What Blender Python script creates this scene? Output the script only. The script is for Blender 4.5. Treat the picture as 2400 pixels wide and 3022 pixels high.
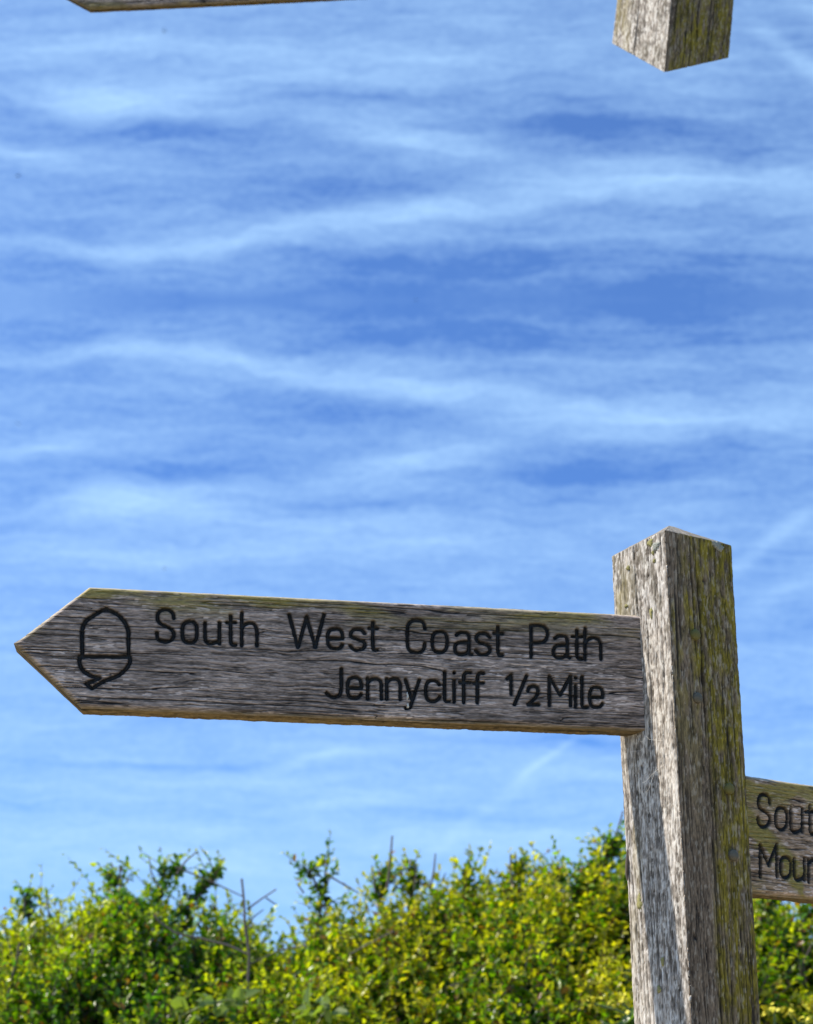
import bpy, math, random
import numpy as np
from mathutils import Matrix, Vector
random.seed(7); rng = np.random.default_rng(7)
scene = bpy.context.scene
for o in list(bpy.data.objects): bpy.data.objects.remove(o)

# ------------------------------------------------------------------ camera
EYE = 1.60
ROLL = -0.0031
F_PX, PITCH, CX, CY, W_PX, H_PX = 4582.0, 0.2715, 1200.0, 2036.0, 2400.0, 3022.0   # photograph pixels
cam_d = bpy.data.cameras.new('camera'); cam = bpy.data.objects.new('camera', cam_d)
scene.collection.objects.link(cam); scene.camera = cam
cam.location = (0, 0, EYE); cam.rotation_euler = (Matrix.Rotation(math.pi/2 + PITCH, 3, 'X') @ Matrix.Rotation(ROLL, 3, 'Z')).to_euler()
cam_d.sensor_fit = 'HORIZONTAL'; cam_d.sensor_width = 36.0; cam_d.lens = 36.0*F_PX/W_PX
cam_d.shift_y = (CY - H_PX/2)/W_PX
cam_d.clip_start = 0.05; cam_d.clip_end = 3000
cam_d.dof.use_dof = True; cam_d.dof.focus_distance = 1.83; cam_d.dof.aperture_fstop = 9.5
# ------------------------------------------------------------------ sun + sky
SUN_DIR = Vector((1.13, 0.041, -1.30)).normalized()       # direction the light travels
sun_el = math.asin(-SUN_DIR.z)
sun_az = math.atan2(-SUN_DIR.x, -SUN_DIR.y)               # clockwise from +Y
sd = bpy.data.lights.new('sun', 'SUN'); sd.energy = 4.3; sd.angle = math.radians(0.55); sd.color = (1.0, 0.91, 0.78)
sun = bpy.data.objects.new('sun', sd); scene.collection.objects.link(sun)
sun.rotation_euler = SUN_DIR.to_track_quat('-Z', 'Y').to_euler(); sun.location = (-6, 0, 9)
scene.view_settings.view_transform = 'Standard'; scene.view_settings.look = 'None'
scene.view_settings.exposure = 0.6; scene.view_settings.gamma = 1.0
scene.render.resolution_x, scene.render.resolution_y = 813, 1024
scene.cycles.max_bounces = 6; scene.cycles.diffuse_bounces = 3; scene.cycles.glossy_bounces = 2; scene.cycles.transmission_bounces = 4

def disp_dir(x, y):                                        # direction through a pixel of the photo (1712 px wide copy)
    return px_dir(x*W_PX/1712.0, y*W_PX/1712.0)
def px_dir(x, y):
    a0 = (x-CX)/F_PX; b0 = (CY-y)/F_PX; a = a0*math.cos(ROLL)-b0*math.sin(ROLL); b = a0*math.sin(ROLL)+b0*math.cos(ROLL)
    c, s = math.cos(PITCH), math.sin(PITCH)
    return Vector((a, c - b*s, s + b*c))
def at(x, y, Y):                                           # photo point at depth Y
    d = px_dir(x*W_PX/1712.0, y*W_PX/1712.0); return Vector((0, 0, EYE)) + d*(Y/d.y)

class NT:
    def __init__(s, nt): s.nt = nt
    def n(s, t, **k):
        n = s.nt.nodes.new(t)
        for a, b in k.items(): setattr(n, a, b)
        return n
    def put(s, sock, v):
        if isinstance(v, bpy.types.NodeSocket): s.nt.links.new(v, sock)
        else: sock.default_value = v
    def m(s, op, a, b=None, c=None, clamp=False):
        n = s.n('ShaderNodeMath', operation=op, use_clamp=clamp)
        s.put(n.inputs[0], a)
        if b is not None: s.put(n.inputs[1], b)
        if c is not None: s.put(n.inputs[2], c)
        return n.outputs[0]
    def mix(s, f, a, b, blend='MIX'):
        n = s.n('ShaderNodeMix', data_type='RGBA', blend_type=blend)
        s.put(n.inputs[0], f); s.put(n.inputs[6], a); s.put(n.inputs[7], b); return n.outputs[2]
    def noise(s, vec, scale, detail=4, rough=0.55, dist=0.0):
        n = s.n('ShaderNodeTexNoise'); s.put(n.inputs['Vector'], vec); s.put(n.inputs['Scale'], scale)
        n.inputs['Detail'].default_value = detail; n.inputs['Roughness'].default_value = rough; n.inputs['Distortion'].default_value = dist
        return n.outputs['Fac']
    def xyz(s, x, y, z=0.0):
        n = s.n('ShaderNodeCombineXYZ'); s.put(n.inputs[0], x); s.put(n.inputs[1], y); s.put(n.inputs[2], z); return n.outputs[0]
    def ramp(s, f, stops):
        n = s.n('ShaderNodeValToRGB'); s.put(n.inputs[0], f)
        e = n.color_ramp.elements
        while len(e) < len(stops): e.new(0.5)
        for q, (p, c) in zip(e, stops): q.position = p; q.color = (*c, 1) if len(c) == 3 else c
        return n.outputs[0]
    def sep(s, v):
        n = s.n('ShaderNodeSeparateXYZ'); s.put(n.inputs[0], v); return n.outputs

world = bpy.data.worlds.new('World'); scene.world = world; world.use_nodes = True
wt = world.node_tree; wt.nodes.clear(); T = NT(wt)
sky = T.n('ShaderNodeTexSky', sky_type='NISHITA'); sky.sun_disc = False
sky.sun_elevation = sun_el; sky.sun_rotation = sun_az % (2*math.pi)
sky.altitude = 30; sky.air_density = 1.0; sky.dust_density = 0.25; sky.ozone_density = 3.0
tc = T.n('ShaderNodeTexCoord'); dx, dy, dz = T.sep(tc.outputs['Generated'])
# cirrus: (u, v) = angles across / up the sky; the streaks lie across
PXA = 3269.0                                                # pixels (1712 copy) per radian
el_px = T.m('ARCTAN2', dz, dy)
ang = T.m('MULTIPLY', T.m('SUBTRACT', el_px, PITCH), -1.0)
# v: units of photo pixels down the sky, folded about the clear middle band
tanv = T.m('TANGENT', T.m('MINIMUM', T.m('MAXIMUM', ang, -1.2), 1.2))
v0 = T.m('MULTIPLY_ADD', tanv, PXA, CY*1712/W_PX)
v = T.m('ADD', T.m('SQRT', T.m('ADD', T.m('POWER', T.m('ABSOLUTE', T.m('SUBTRACT', v0, 632.0)), 2.0), 150.0)), 632.0)
u = T.m('MULTIPLY_ADD', T.m('ARCSINE', dx), PXA, 856.0)
u = T.m('ADD', u, T.m('MULTIPLY', T.m('SUBTRACT', u, 856.0), 0.03))
w1 = T.noise(T.xyz(T.m('MULTIPLY', u, 1/420), T.m('MULTIPLY', v, 1/130)), 1.0, 3, .5)
w2 = T.noise(T.xyz(T.m('MULTIPLY', u, 1/150), T.m('MULTIPLY', v, 1/60), 4.3), 1.0, 3, .55)
vw = T.m('ADD', v, T.m('ADD', T.m('MULTIPLY_ADD', w1, 90.0, -45.0), T.m('MULTIPLY_ADD', w2, 44.0, -22.0)))
uw = T.m('ADD', u, T.m('MULTIPLY_ADD', w1, 150.0, -75.0))
wvec = T.xyz(uw, vw)
def gauss(cx, cy, rx, ry, slope, amp):                      # one soft cloud bank (or clear gap): an ellipse in the (u, v) plane
    n = T.n('ShaderNodeMapping', vector_type='TEXTURE'); wt.links.new(wvec, n.inputs[0])
    n.inputs['Location'].default_value = (cx, cy, 0); n.inputs['Rotation'].default_value = (0, 0, math.atan(slope)); n.inputs['Scale'].default_value = (rx*1.9, ry*2.1, 1)
    g = T.n('ShaderNodeTexGradient', gradient_type='QUADRATIC_SPHERE'); wt.links.new(n.outputs[0], g.inputs[0])
    return g.outputs[1], amp
FEAT = [(240,748,330,26,.02,.30),(560,775,260,24,.12,.25),(900,818,330,32,.15,.34),(1380,880,330,30,.02,.42),(880,965,330,28,-.12,.36),
        (300,1055,190,46,-.05,.40),(110,945,170,28,-.06,.30),(520,1100,420,36,.03,.22),(300,1180,330,40,0,.24),(930,1150,300,26,.03,.28),
        (1330,1110,260,22,-.05,.14),(1640,860,120,90,-.5,.14),(60,650,200,30,0,.10),(1000,700,260,40,.1,-.06),
        (860,660,900,55,0,-.15),(880,722,280,18,-.02,-.22),(350,985,190,24,0,-.28),(1260,1000,280,44,.02,-.34),(820,1057,170,15,.02,-.26),(690,865,250,40,.06,-.20),
        (1450,650,520,60,0,-.16),(400,640,500,25,0,-.10),(1560,950,120,30,0,-.2),(90,1035,120,18,0,-.15),(1620,1180,120,60,.2,-.16),
        (1640,1330,160,60,0,-.10),(1650,1480,120,40,.1,-.12),(330,1598,330,16,.02,-.24),(1240,1565,260,22,0,-.26),(700,1592,190,11,-.1,.30),(240,1585,220,12,0,.16),
        (400,1650,330,26,0,.16),(750,1690,220,26,-.05,.16),(1000,1720,260,18,0,-.18),(1350,1640,260,14,0,.12),(300,1800,500,70,0,.16),(1150,1760,420,40,0,.12)]
cl = 0.0
for f in FEAT:
    g, amp = gauss(*f); cl = T.m('MULTIPLY_ADD', g, amp*(1.5 if f[1] > 1500 else 1.05), cl)
def streak(x0, y0, x1, y1, wid, amp):                       # old vapour trails: straight, soft
    a = T.m('ADD', u, T.m('MULTIPLY_ADD', w2, 14.0, -7.0)); L = math.hypot(x1-x0, y1-y0); tx, ty = (x1-x0)/L, (y1-y0)/L
    pa = T.m('SUBTRACT', a, (x0+x1)/2); pb = T.m('SUBTRACT', v, (y0+y1)/2)
    al = T.m('ADD', T.m('MULTIPLY', pa, tx), T.m('MULTIPLY', pb, ty)); ac = T.m('SUBTRACT', T.m('MULTIPLY', pa, ty), T.m('MULTIPLY', pb, tx))
    e = T.m('ADD', T.m('POWER', T.m('ABSOLUTE', T.m('MULTIPLY', al, 1.6/L)), 6.0), T.m('POWER', T.m('ABSOLUTE', T.m('MULTIPLY', ac, 1/wid)), 2.0))
    return T.m('MULTIPLY', T.m('EXPONENT', T.m('MULTIPLY', e, -1.0)), amp)
for s in [(1560,1195,1700,1085,18,.22),(1110,1630,1215,1560,8,.28),(905,1800,1110,1645,16,.13),(1590,1290,1712,1210,20,.10)]:
    cl = T.m('ADD', cl, streak(*s))
n1 = T.noise(T.xyz(T.m('MULTIPLY', uw, 1/330), T.m('MULTIPLY', vw, 1/44), 1.7), 1.0, 6, .60)
n2 = T.noise(T.xyz(T.m('MULTIPLY', u, 1/120), T.m('MULTIPLY', vw, 1/17), 7.1), 1.0, 5, .62)
n3 = T.noise(T.xyz(T.m('MULTIPLY', u, 1/20), T.m('MULTIPLY', v, 1/11), 3.1), 1.0, 4, .6)
fade = T.m('MULTIPLY_ADD', T.m('SMOOTH_MIN', T.m('MULTIPLY', T.m('ABSOLUTE', T.m('SUBTRACT', v0, 632.0)), 1/38), 1.0, 0.4), 1.0, -.02)
cl = T.m('MULTIPLY_ADD', T.m('MULTIPLY_ADD', n1, 0.64, -0.32), fade, cl)
cl = T.m('MULTIPLY_ADD', T.m('MULTIPLY_ADD', n2, 0.42, -0.21), fade, cl)
cl = T.m('MULTIPLY_ADD', T.m('MULTIPLY_ADD', n3, 0.32, -0.16), T.m('MULTIPLY_ADD', fade, .8, .1), cl)
# thin veil thickening away from the clear middle band
veil = T.m('MULTIPLY', T.m('MINIMUM', T.m('SUBTRACT', v, 632.0), 1300.0), 0.00020)
cl = T.m('ADD', T.m('ADD', cl, veil), 0.31, clamp=True)
cl = T.m('MAXIMUM', cl, 0.09)
skyc = T.mix(1.0, sky.outputs[0], (0.39, 0.73, 1.27, 1), 'MULTIPLY')
cloudc = T.mix(1.0, (3.5, 5.6, 8.3, 1), (1, 1, 1, 1), 'MULTIPLY')
final = T.mix(cl, skyc, cloudc)
bg = T.n('ShaderNodeBackground'); wt.links.new(final, bg.inputs[0]); bg.inputs[1].default_value = 0.095
wo = T.n('ShaderNodeOutputWorld'); wt.links.new(bg.outputs[0], wo.inputs[0])

# ------------------------------------------------------------------ helpers
C = scene.collection
def link(o, parent=None):
    C.objects.link(o)
    if parent is not None: o.parent = parent
    return o
def empty(name, loc=(0,0,0)):
    o = bpy.data.objects.new(name, None); o.location = loc; o.empty_display_size = .1; return link(o)
def tag(o, label=None, cat=None, group=None, kind=None):
    for k, val in (('label', label), ('category', cat), ('group', group), ('kind', kind)):
        if val: o[k] = val
    return o
def mesh_np(name, V, Q, mat, parent=None, attrs=None, smooth=False, tris=None, ngons=None):
    me = bpy.data.meshes.new(name)
    V = np.asarray(V, np.float32)
    faces = []
    loops = []; starts = []; n = 0
    parts = []
    if Q is not None and len(Q): parts.append(np.asarray(Q, np.int32))
    if tris is not None and len(tris): parts.append(np.asarray(tris, np.int32))
    li = []; ls = []; pos = 0
    for p in parts:
        li.append(p.ravel()); k = p.shape[1]
        ls.append(pos + np.arange(len(p))*k); pos += p.size
    for g in (ngons or []):
        g = np.asarray(g, np.int32); li.append(g); ls.append(np.array([pos])); pos += len(g)
    li = np.concatenate(li); ls = np.concatenate(ls)
    me.vertices.add(len(V)); me.vertices.foreach_set('co', V.ravel())
    me.loops.add(len(li)); me.loops.foreach_set('vertex_index', li.astype(np.int32))
    me.polygons.add(len(ls)); me.polygons.foreach_set('loop_start', ls.astype(np.int32))
    me.update(calc_edges=True); me.validate()
    for k, a in (attrs or {}).items():
        a = np.asarray(a, np.float32)
        if a.ndim == 2 and a.shape[1] == 3 and k != 'gc': a = np.concatenate([a, np.ones((len(a), 1), np.float32)], 1)
        t = 'FLOAT' if a.ndim == 1 else ('FLOAT_VECTOR' if k == 'gc' else 'FLOAT_COLOR')
        at_ = me.attributes.new(k, t, 'POINT')
        at_.data.foreach_set({'FLOAT': 'value', 'FLOAT_VECTOR': 'vector', 'FLOAT_COLOR': 'color'}[t], a.ravel())
    if smooth: me.polygons.foreach_set('use_smooth', np.ones(len(ls), bool))
    if mat: me.materials.append(mat)
    return link(bpy.data.objects.new(name, me), parent)
TAB = np.random.default_rng(3).random((16, 256, 256)).astype(np.float32)
def vn(x, y, s=0):
    ix = np.floor(x).astype(np.int64); iy = np.floor(y).astype(np.int64); fx = x-ix; fy = y-iy
    fx = fx*fx*(3-2*fx); fy = fy*fy*(3-2*fy); t = TAB[s % 16]
    a = t[ix & 255, iy & 255]; b = t[(ix+1) & 255, iy & 255]; c = t[ix & 255, (iy+1) & 255]; d = t[(ix+1) & 255, (iy+1) & 255]
    return (a*(1-fx)+b*fx)*(1-fy)+(c*(1-fx)+d*fx)*fy
def fbm(x, y, s=0, o=4, g=.55):
    r = 0; a = 1; t = 0
    for i in range(o): r = r+a*vn(x*2**i+i*17.3, y*2**i+i*9.1, s+i); t += a; a *= g
    return r/t
def sst(a, b, x): 
    t = np.clip((x-a)/(b-a), 0, 1); return t*t*(3-2*t)
def lerp(a, b, t): 
    a = np.asarray(a, float); b = np.asarray(b, float); return a*(1-t[..., None])+b*t[..., None]

# ------------------------------------------------------------------ materials
def new_mat(name):
    m = bpy.data.materials.new(name); m.use_nodes = True; nt = m.node_tree; nt.nodes.clear(); return m, NT(nt)
def bsdf(t, **k):
    b = t.n('ShaderNodeBsdfPrincipled'); o = t.n('ShaderNodeOutputMaterial'); t.nt.links.new(b.outputs[0], o.inputs[0])
    for a, v_ in k.items(): t.put(b.inputs[a], v_)
    return b, o
def attr(t, name):
    n = t.n('ShaderNodeAttribute'); n.attribute_name = name; return n
def wood_mat(name):
    m, t = new_mat(name)
    col = attr(t, 'col').outputs['Color']; gx, gy, gz = t.sep(attr(t, 'gc').outputs['Vector'])
    fine = t.noise(t.xyz(t.m('MULTIPLY', gx, 130), t.m('MULTIPLY', gy, 1500), t.m('MULTIPLY', gz, 900)), 1.0, 3, .6)
    fib = t.noise(t.xyz(t.m('MULTIPLY', gx, 75), t.m('MULTIPLY', gy, 520), t.m('MULTIPLY', gz, 500)), 1.0, 4, .65)
    f = t.m('MULTIPLY_ADD', fine, 1.5, 0.25)
    f = t.m('MULTIPLY', f, t.m('MULTIPLY_ADD', fib, 1.2, 0.4))
    c = t.mix(1.0, col, t.xyz(f, f, f), 'MULTIPLY')
    b, o = bsdf(t, Roughness=0.85); b.inputs['Specular IOR Level'].default_value = 0.25
    t.put(b.inputs['Base Color'], c)
    bp = t.n('ShaderNodeBump'); bp.inputs['Strength'].default_value = 0.5; bp.inputs['Distance'].default_value = 0.0006
    t.put(bp.inputs['Height'], t.m('ADD', fine, fib)); t.nt.links.new(bp.outputs[0], b.inputs['Normal'])
    return m
WOOD = wood_mat('weathered_oak')
def paint_mat():
    m, t = new_mat('carved_letter_paint'); col = attr(t, 'col').outputs['Color']
    b, o = bsdf(t, Roughness=0.6); t.put(b.inputs['Base Color'], col); b.inputs['Specular IOR Level'].default_value = 0.3
    return m
PAINT = paint_mat()
def simple(name, col, rough=.6, nscale=60, var=.35, metal=0.0, bump=0.0):
    m, t = new_mat(name); tcn = t.n('ShaderNodeTexCoord').outputs['Object']
    n = t.noise(tcn, nscale, 5, .6)
    f = t.m('MULTIPLY_ADD', n, 2*var, 1-var)
    b, o = bsdf(t, Roughness=rough, Metallic=metal); t.put(b.inputs['Base Color'], t.mix(1.0, (*col, 1), t.xyz(f, f, f), 'MULTIPLY'))
    if bump:
        bp = t.n('ShaderNodeBump'); bp.inputs['Strength'].default_value = .6; bp.inputs['Distance'].default_value = bump
        t.put(bp.inputs['Height'], n); t.nt.links.new(bp.outputs[0], b.inputs['Normal'])
    return m
def leaf_mat(name='leaf', gloss=.30):
    m, t = new_mat(name); col = attr(t, 'col').outputs['Color']
    b = t.n('ShaderNodeBsdfPrincipled'); t.put(b.inputs['Base Color'], col); b.inputs['Roughness'].default_value = gloss
    b.inputs['Specular IOR Level'].default_value = .5
    tr = t.n('ShaderNodeBsdfTranslucent'); t.put(tr.inputs['Color'], t.mix(1.0, col, (1.8, 1.9, .5, 1), 'MULTIPLY'))
    mx = t.n('ShaderNodeMixShader'); mx.inputs[0].default_value = .45
    t.nt.links.new(b.outputs[0], mx.inputs[1]); t.nt.links.new(tr.outputs[0], mx.inputs[2])
    o = t.n('ShaderNodeOutputMaterial'); t.nt.links.new(mx.outputs[0], o.inputs[0]); return m
LEAF = leaf_mat()
TWIG = simple('grey_twig', (.105, .085, .075), .8, 90, .4)
STEM = simple('green_stem', (.10, .14, .03), .6, 60, .3)
BARK = simple('shrub_bark', (.09, .07, .055), .9, 40, .5, bump=.003)
STEEL = simple('tarnished_bolt', (.10, .09, .065), .65, 300, .6, .3, .0008)
MOSSY = simple('mossy_bolt', (.11, .10, .025), .85, 350, .5, 0, .001)
PETAL = simple('yellow_petal', (.62, .56, .03), .6, 80, .2)
LICHEN_G = simple('blue_grey_lichen', (.24, .25, .22), .95, 500, .5, 0, .0012)
LICHEN_Y = simple('yellow_green_lichen', (.27, .25, .10), .95, 500, .5, 0, .0012)
SILK = simple('spider_silk', (.75, .72, .66), .5, 50, .1)

# ------------------------------------------------------------------ ground
def ground_mat():
    m, t = new_mat('meadow_grass'); p = t.n('ShaderNodeTexCoord').outputs['Object']
    n = t.noise(p, 1.3, 6, .65); n2 = t.noise(p, 40, 4, .6)
    c = t.ramp(t.m('MULTIPLY_ADD', n2, .5, t.m('MULTIPLY', n, .5)), [(.3, (.05, .065, .015)), (.5, (.10, .12, .025)), (.7, (.19, .16, .055))])
    b, o = bsdf(t, Roughness=.95); t.put(b.inputs['Base Color'], c)
    bp = t.n('ShaderNodeBump'); bp.inputs['Distance'].default_value = .04; t.put(bp.inputs['Height'], n2); t.nt.links.new(bp.outputs[0], b.inputs['Normal'])
    return m
def grid_sheet(name, x0, x1, y0, y1, nx, ny, z, mat, edge=None):
    X, Y = np.meshgrid(np.linspace(x0, x1, nx), np.linspace(y0, y1, ny)); Z = np.full(X.shape, z)
    if edge: Z, X, Y = edge(X, Y, Z)
    V = np.stack([X, Y, Z], -1).reshape(-1, 3); i = np.arange(nx*ny).reshape(ny, nx)
    return mesh_np(name, V, np.stack([i[:-1, :-1], i[:-1, 1:], i[1:, 1:], i[1:, :-1]], -1).reshape(-1, 4), mat, smooth=True)
g = grid_sheet('ground', -900, 900, -900, 900, 3, 3, 0.0, ground_mat()); tag(g, kind='structure')
BOUNCE_PATHM = simple('bounce_path_gravel', (.47, .38, .25), .95, 55, .5, 0, .01)  # pale sandy tone, brightened to strengthen the bounce
def pedge(X, Y, Z):
    Y = Y+.35*(fbm(X*.5+5, Y*.3+2, 2)-.5)*2; return Z, X, Y
p_ = grid_sheet('added_bounce_path', -14, 14, -4.5, 3.1, 90, 24, 0.006, BOUNCE_PATHM, pedge); tag(p_, kind='structure')  # unseen gravel sheet added to bounce warm fill onto the boards

# ------------------------------------------------------------------ weathered wood: height and colour of one face
def wood_face(a, c, seed, style, sparse=1.0):
    """a = along the grain (m), c = across (m). returns height (m), colour (linear)"""
    wob = (.0020 if style == 'board' else .0026)*(fbm(a*5+seed, c*11+seed, seed, 3)-.5)*2
    cw = c+wob
    if style == 'board':
        bl = sst(.22, .06, np.abs(a+.40))*sst(.075, .02, np.abs(c-.068))       # the swirly figure in the middle of the board
        cw = cw+bl*.006*(fbm(a*14, c*26+7, seed+3, 3)-.5)*2
    ks = 1.0 if style == 'board' else 1.5
    s1 = fbm(a*42*ks, cw*520, seed, 4, .6); s2 = fbm(a*120*ks, cw*900, seed+5, 3, .6); lo = fbm(a*7, cw*38, seed+2, 4)
    fl = fbm(a*110, cw*600, seed+7, 2)
    tone = np.clip(.5+1.35*(s1-.5)+1.2*(s2-.5)+.7*(lo-.5), 0, 1)
    def lines(fa, fc_, ph, sd, wd):                          # thin checks: zero lines of stretched noise, constant width
        n0 = vn(a*fa+ph, cw*fc_+ph, sd)-.5; n1_ = vn(a*fa+ph, (cw+.0002)*fc_+ph, sd)-.5
        return sst(wd, wd*.25, np.abs(n0)/(np.abs(n1_-n0)/.0002+20))
    msk = sst(.48, .64, vn(a*10+3, c*150, seed+6)); msk2 = sst(.42, .60, vn(a*26+8, c*330, seed+8))
    crack = np.maximum(lines(3.5, 210, seed*3.1, seed+4, .00075)*msk, .8*lines(9, 420, seed*1.7, seed+9, .00055)*msk2)
    light = sst(.60, .72, fl)
    h = .0009*(tone-.5)-.0014*crack
    return h, tone, crack, light, lo, s1

def strokes_dist(P, segs):
    d = np.full(len(P), 1e9)
    for (a, b) in segs:
        ab = b-a; L = ab@ab+1e-15; t = np.clip(((P-a)@ab)/L, 0, 1)
        q = P-(a+t[:, None]*ab); d = np.minimum(d, np.einsum('ij,ij->i', q, q))
    return np.sqrt(d)
def catmull(pts, closed=False, n=6):
    p = [np.array(q, float) for q in pts]; out = []
    N = len(p); rngN = N if closed else N-1
    for i in range(rngN):
        p0 = p[(i-1) % N] if closed or i > 0 else p[0]*2-p[1]; p1 = p[i]; p2 = p[(i+1) % N]
        p3 = p[(i+2) % N] if closed or i+2 < N else p[-1]*2-p[-2]
        for k in range(n):
            t = k/n; out.append(.5*((2*p1)+(-p0+p2)*t+(2*p0-5*p1+4*p2-p3)*t*t+(-p0+3*p1-3*p2+p3)*t**3))
    out.append(p[0] if closed else p[-1]); return out
def ell(cx, cy, rx, ry, a0, a1, n=10, e=2.0):
    r = []
    for i in range(n+1):
        a = math.radians(a0+(a1-a0)*i/n); c, s = math.cos(a), math.sin(a)
        r.append((cx+rx*math.copysign(abs(c)**(2/e), c), cy+ry*math.copysign(abs(s)**(2/e), s)))
    return r
# single-stroke lettering in a unit box (x right, y up from the base line)
G = {
 'S': [catmull([(.96,.73),(.91,.87),(.74,.97),(.5,1),(.25,.97),(.08,.85),(.07,.69),(.22,.57),(.5,.49),(.79,.40),(.95,.28),(.93,.13),(.75,.03),(.5,0),(.24,.03),(.07,.13),(.03,.28)])],
 'o': [ell(.5,.5,.5,.5,0,360,28,2.6)],
 'u': [[(0,1),(0,.35)]+catmull([(0,.35),(.05,.15),(.22,.02),(.45,0),(.75,.05),(1,.16)]), [(1,1),(1,0)]],
 't': [[(.45,1),(.45,.2)]+catmull([(.45,.2),(.5,.07),(.65,.01),(1,.0)]), [(0,.77),(1,.77)]],
 'h': [[(0,1),(0,0)], catmull([(0,.52),(.2,.64),(.5,.69),(.8,.65),(.97,.52),(1,.38)])+[(1,0)]],
 'W': [[(0,1),(.25,0),(.5,.94),(.75,0),(1,1)]],
 'e': [[(.02,.50),(.98,.50)]+catmull([(.98,.5),(.97,.75),(.82,.95),(.5,1),(.18,.95),(.02,.74),(0,.5),(.03,.24),(.2,.05),(.5,0),(.8,.04),(.97,.19)])],
 's': [catmull([(.93,.80),(.75,.96),(.5,1),(.22,.96),(.06,.82),(.1,.65),(.3,.56),(.6,.49),(.88,.40),(.97,.24),(.85,.08),(.55,0),(.25,.03),(.03,.2)])],
 'C': [catmull([(1,.74),(.95,.88),(.78,.98),(.5,1),(.22,.97),(.05,.86),(0,.7),(0,.5),(0,.3),(.05,.13),(.22,.03),(.5,0),(.78,.02),(.95,.12),(1,.27)])],
 'a': [catmull([(.1,.88),(.28,.98),(.5,1),(.75,.96),(.86,.8),(.87,.6)])+[(.87,.14)]+catmull([(.87,.14),(.9,.04),(1,.0)]), catmull([(.87,.57),(.5,.57),(.2,.53),(.03,.38),(.03,.17),(.2,.02),(.45,0),(.72,.06),(.87,.2)])],
 'P': [[(0,0),(0,1),(.5,1)]+catmull([(.5,1),(.82,.95),(1,.79),(.99,.64),(.82,.5),(.5,.45)])+[(0,.45)]],
 'J': [[(1,1),(1,.28)]+catmull([(1,.28),(.92,.1),(.68,.0),(.38,0),(.0,.13)])],
 'n': [[(0,1),(0,0)], catmull([(0,.78),(.25,.95),(.55,1),(.85,.93),(1,.72),(1,.55)])+[(1,0)]],
 'y': [[(0,1),(.48,.28)], [(1,1),(.45,.2)]+catmull([(.45,.2),(.32,.04),(.05,.0)])],
 'c': [catmull([(.97,.8),(.8,.95),(.5,1),(.18,.95),(.02,.74),(0,.5),(.02,.26),(.18,.05),(.5,0),(.8,.05),(1,.22)])],
 'l': [[(.0,1),(.0,.2)]+catmull([(0,.2),(.08,.06),(.35,0),(1,0)])],
 'i': [[(.5,.72),(.5,0)], [(.5,1),(.5,1.0001)]],
 'f': [[(.36,0),(.36,.75)]+catmull([(.36,.75),(.42,.92),(.65,1),(1,.99)]), [(0,.67),(1,.67)]],
 '1': [[(0,.8),(1,1),(1,0)]],
 '/': [[(1,1),(0,0)]],
 '2': [catmull([(.02,.74),(.12,.92),(.45,1),(.82,.93),(.95,.74),(.85,.5),(.5,.25),(.02,.02)])+[(.02,0),(1,0)]],
 'M': [[(0,0),(0,1),(.5,.36),(1,1),(1,0)]],
 'r': [[(0,1),(0,0)], catmull([(0,.72),(.2,.93),(.55,1),(1,.97)])],
}
# crop-A pixels -> photo pixels, crop-B pixels -> photo pixels (the two enlargements the letters were measured in)
A_ = lambda x, y: (x*.5841, 1680+y*.5841)
B_ = lambda x, y: (900+x*.6133, 1680+y*.6133)
D_ = lambda x, y: (2150+x*.3582, 2250+y*.3582)
LET1 = [(A_,'S',790,882,202,366),(A_,'o',921,996,260,370),(A_,'u',1036,1109,268,374),(A_,'t',1146,1190,234,380),(A_,'h',1222,1299,218,384),(A_,'W',1462,1638,228,392),
  (B_,'e',110,183,285,380),(B_,'s',217,293,287,387),(B_,'t',310,350,252,388),(B_,'C',494,578,244,398),(B_,'o',614,686,298,398),(B_,'a',722,802,302,408),(B_,'s',822,895,305,410),(B_,'t',912,952,275,412),
  (B_,'P',1090,1168,268,420),(B_,'a',1197,1275,318,424),(B_,'t',1290,1336,292,430),(B_,'h',1350,1426,282,432),
  (B_,'J',104,176,476,612),(B_,'e',206,273,520,618),(B_,'n',303,369,524,622),(B_,'n',395,460,524,624),(B_,'y',485,552,530,668),(B_,'c',583,650,534,634),(B_,'l',673,696,494,634),(B_,'i',712,726,497,638),
  (B_,'f',748,797,494,640),(B_,'f',815,860,498,642),(B_,'1',974,994,507,600),(B_,'/',1010,1068,512,650),(B_,'2',1074,1126,560,650),(B_,'M',1178,1280,514,655),(B_,'i',1297,1311,520,662),(B_,'l',1335,1360,516,662),(B_,'e',1373,1436,566,662)]
LET2 = [(D_,'S',243,348,264,530),(D_,'o',392,486,372,553),(D_,'u',517,612,384,575),(D_,'t',640,716,352,590),(D_,'h',752,860,345,600),
  (D_,'M',265,402,680,942),(D_,'o',433,518,780,948),(D_,'u',546,630,796,968),(D_,'n',664,750,806,985),(D_,'t',790,860,775,1000)]
ACORN = [[(415,440),(414,345)]+catmull([(414,345),(416,300),(432,262),(470,233),(537,196)])+catmull([(537,196),(600,232),(636,275),(648,312),(649,350)])+[(650,440)],
         [(405,440),(655,440)],
         catmull([(403,440),(401,470),(415,503),(452,533),(502,547)])+[(437,577),(464,600)]+catmull([(464,600),(530,562),(598,534),(640,497),(657,465),(655,440)])]

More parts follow.
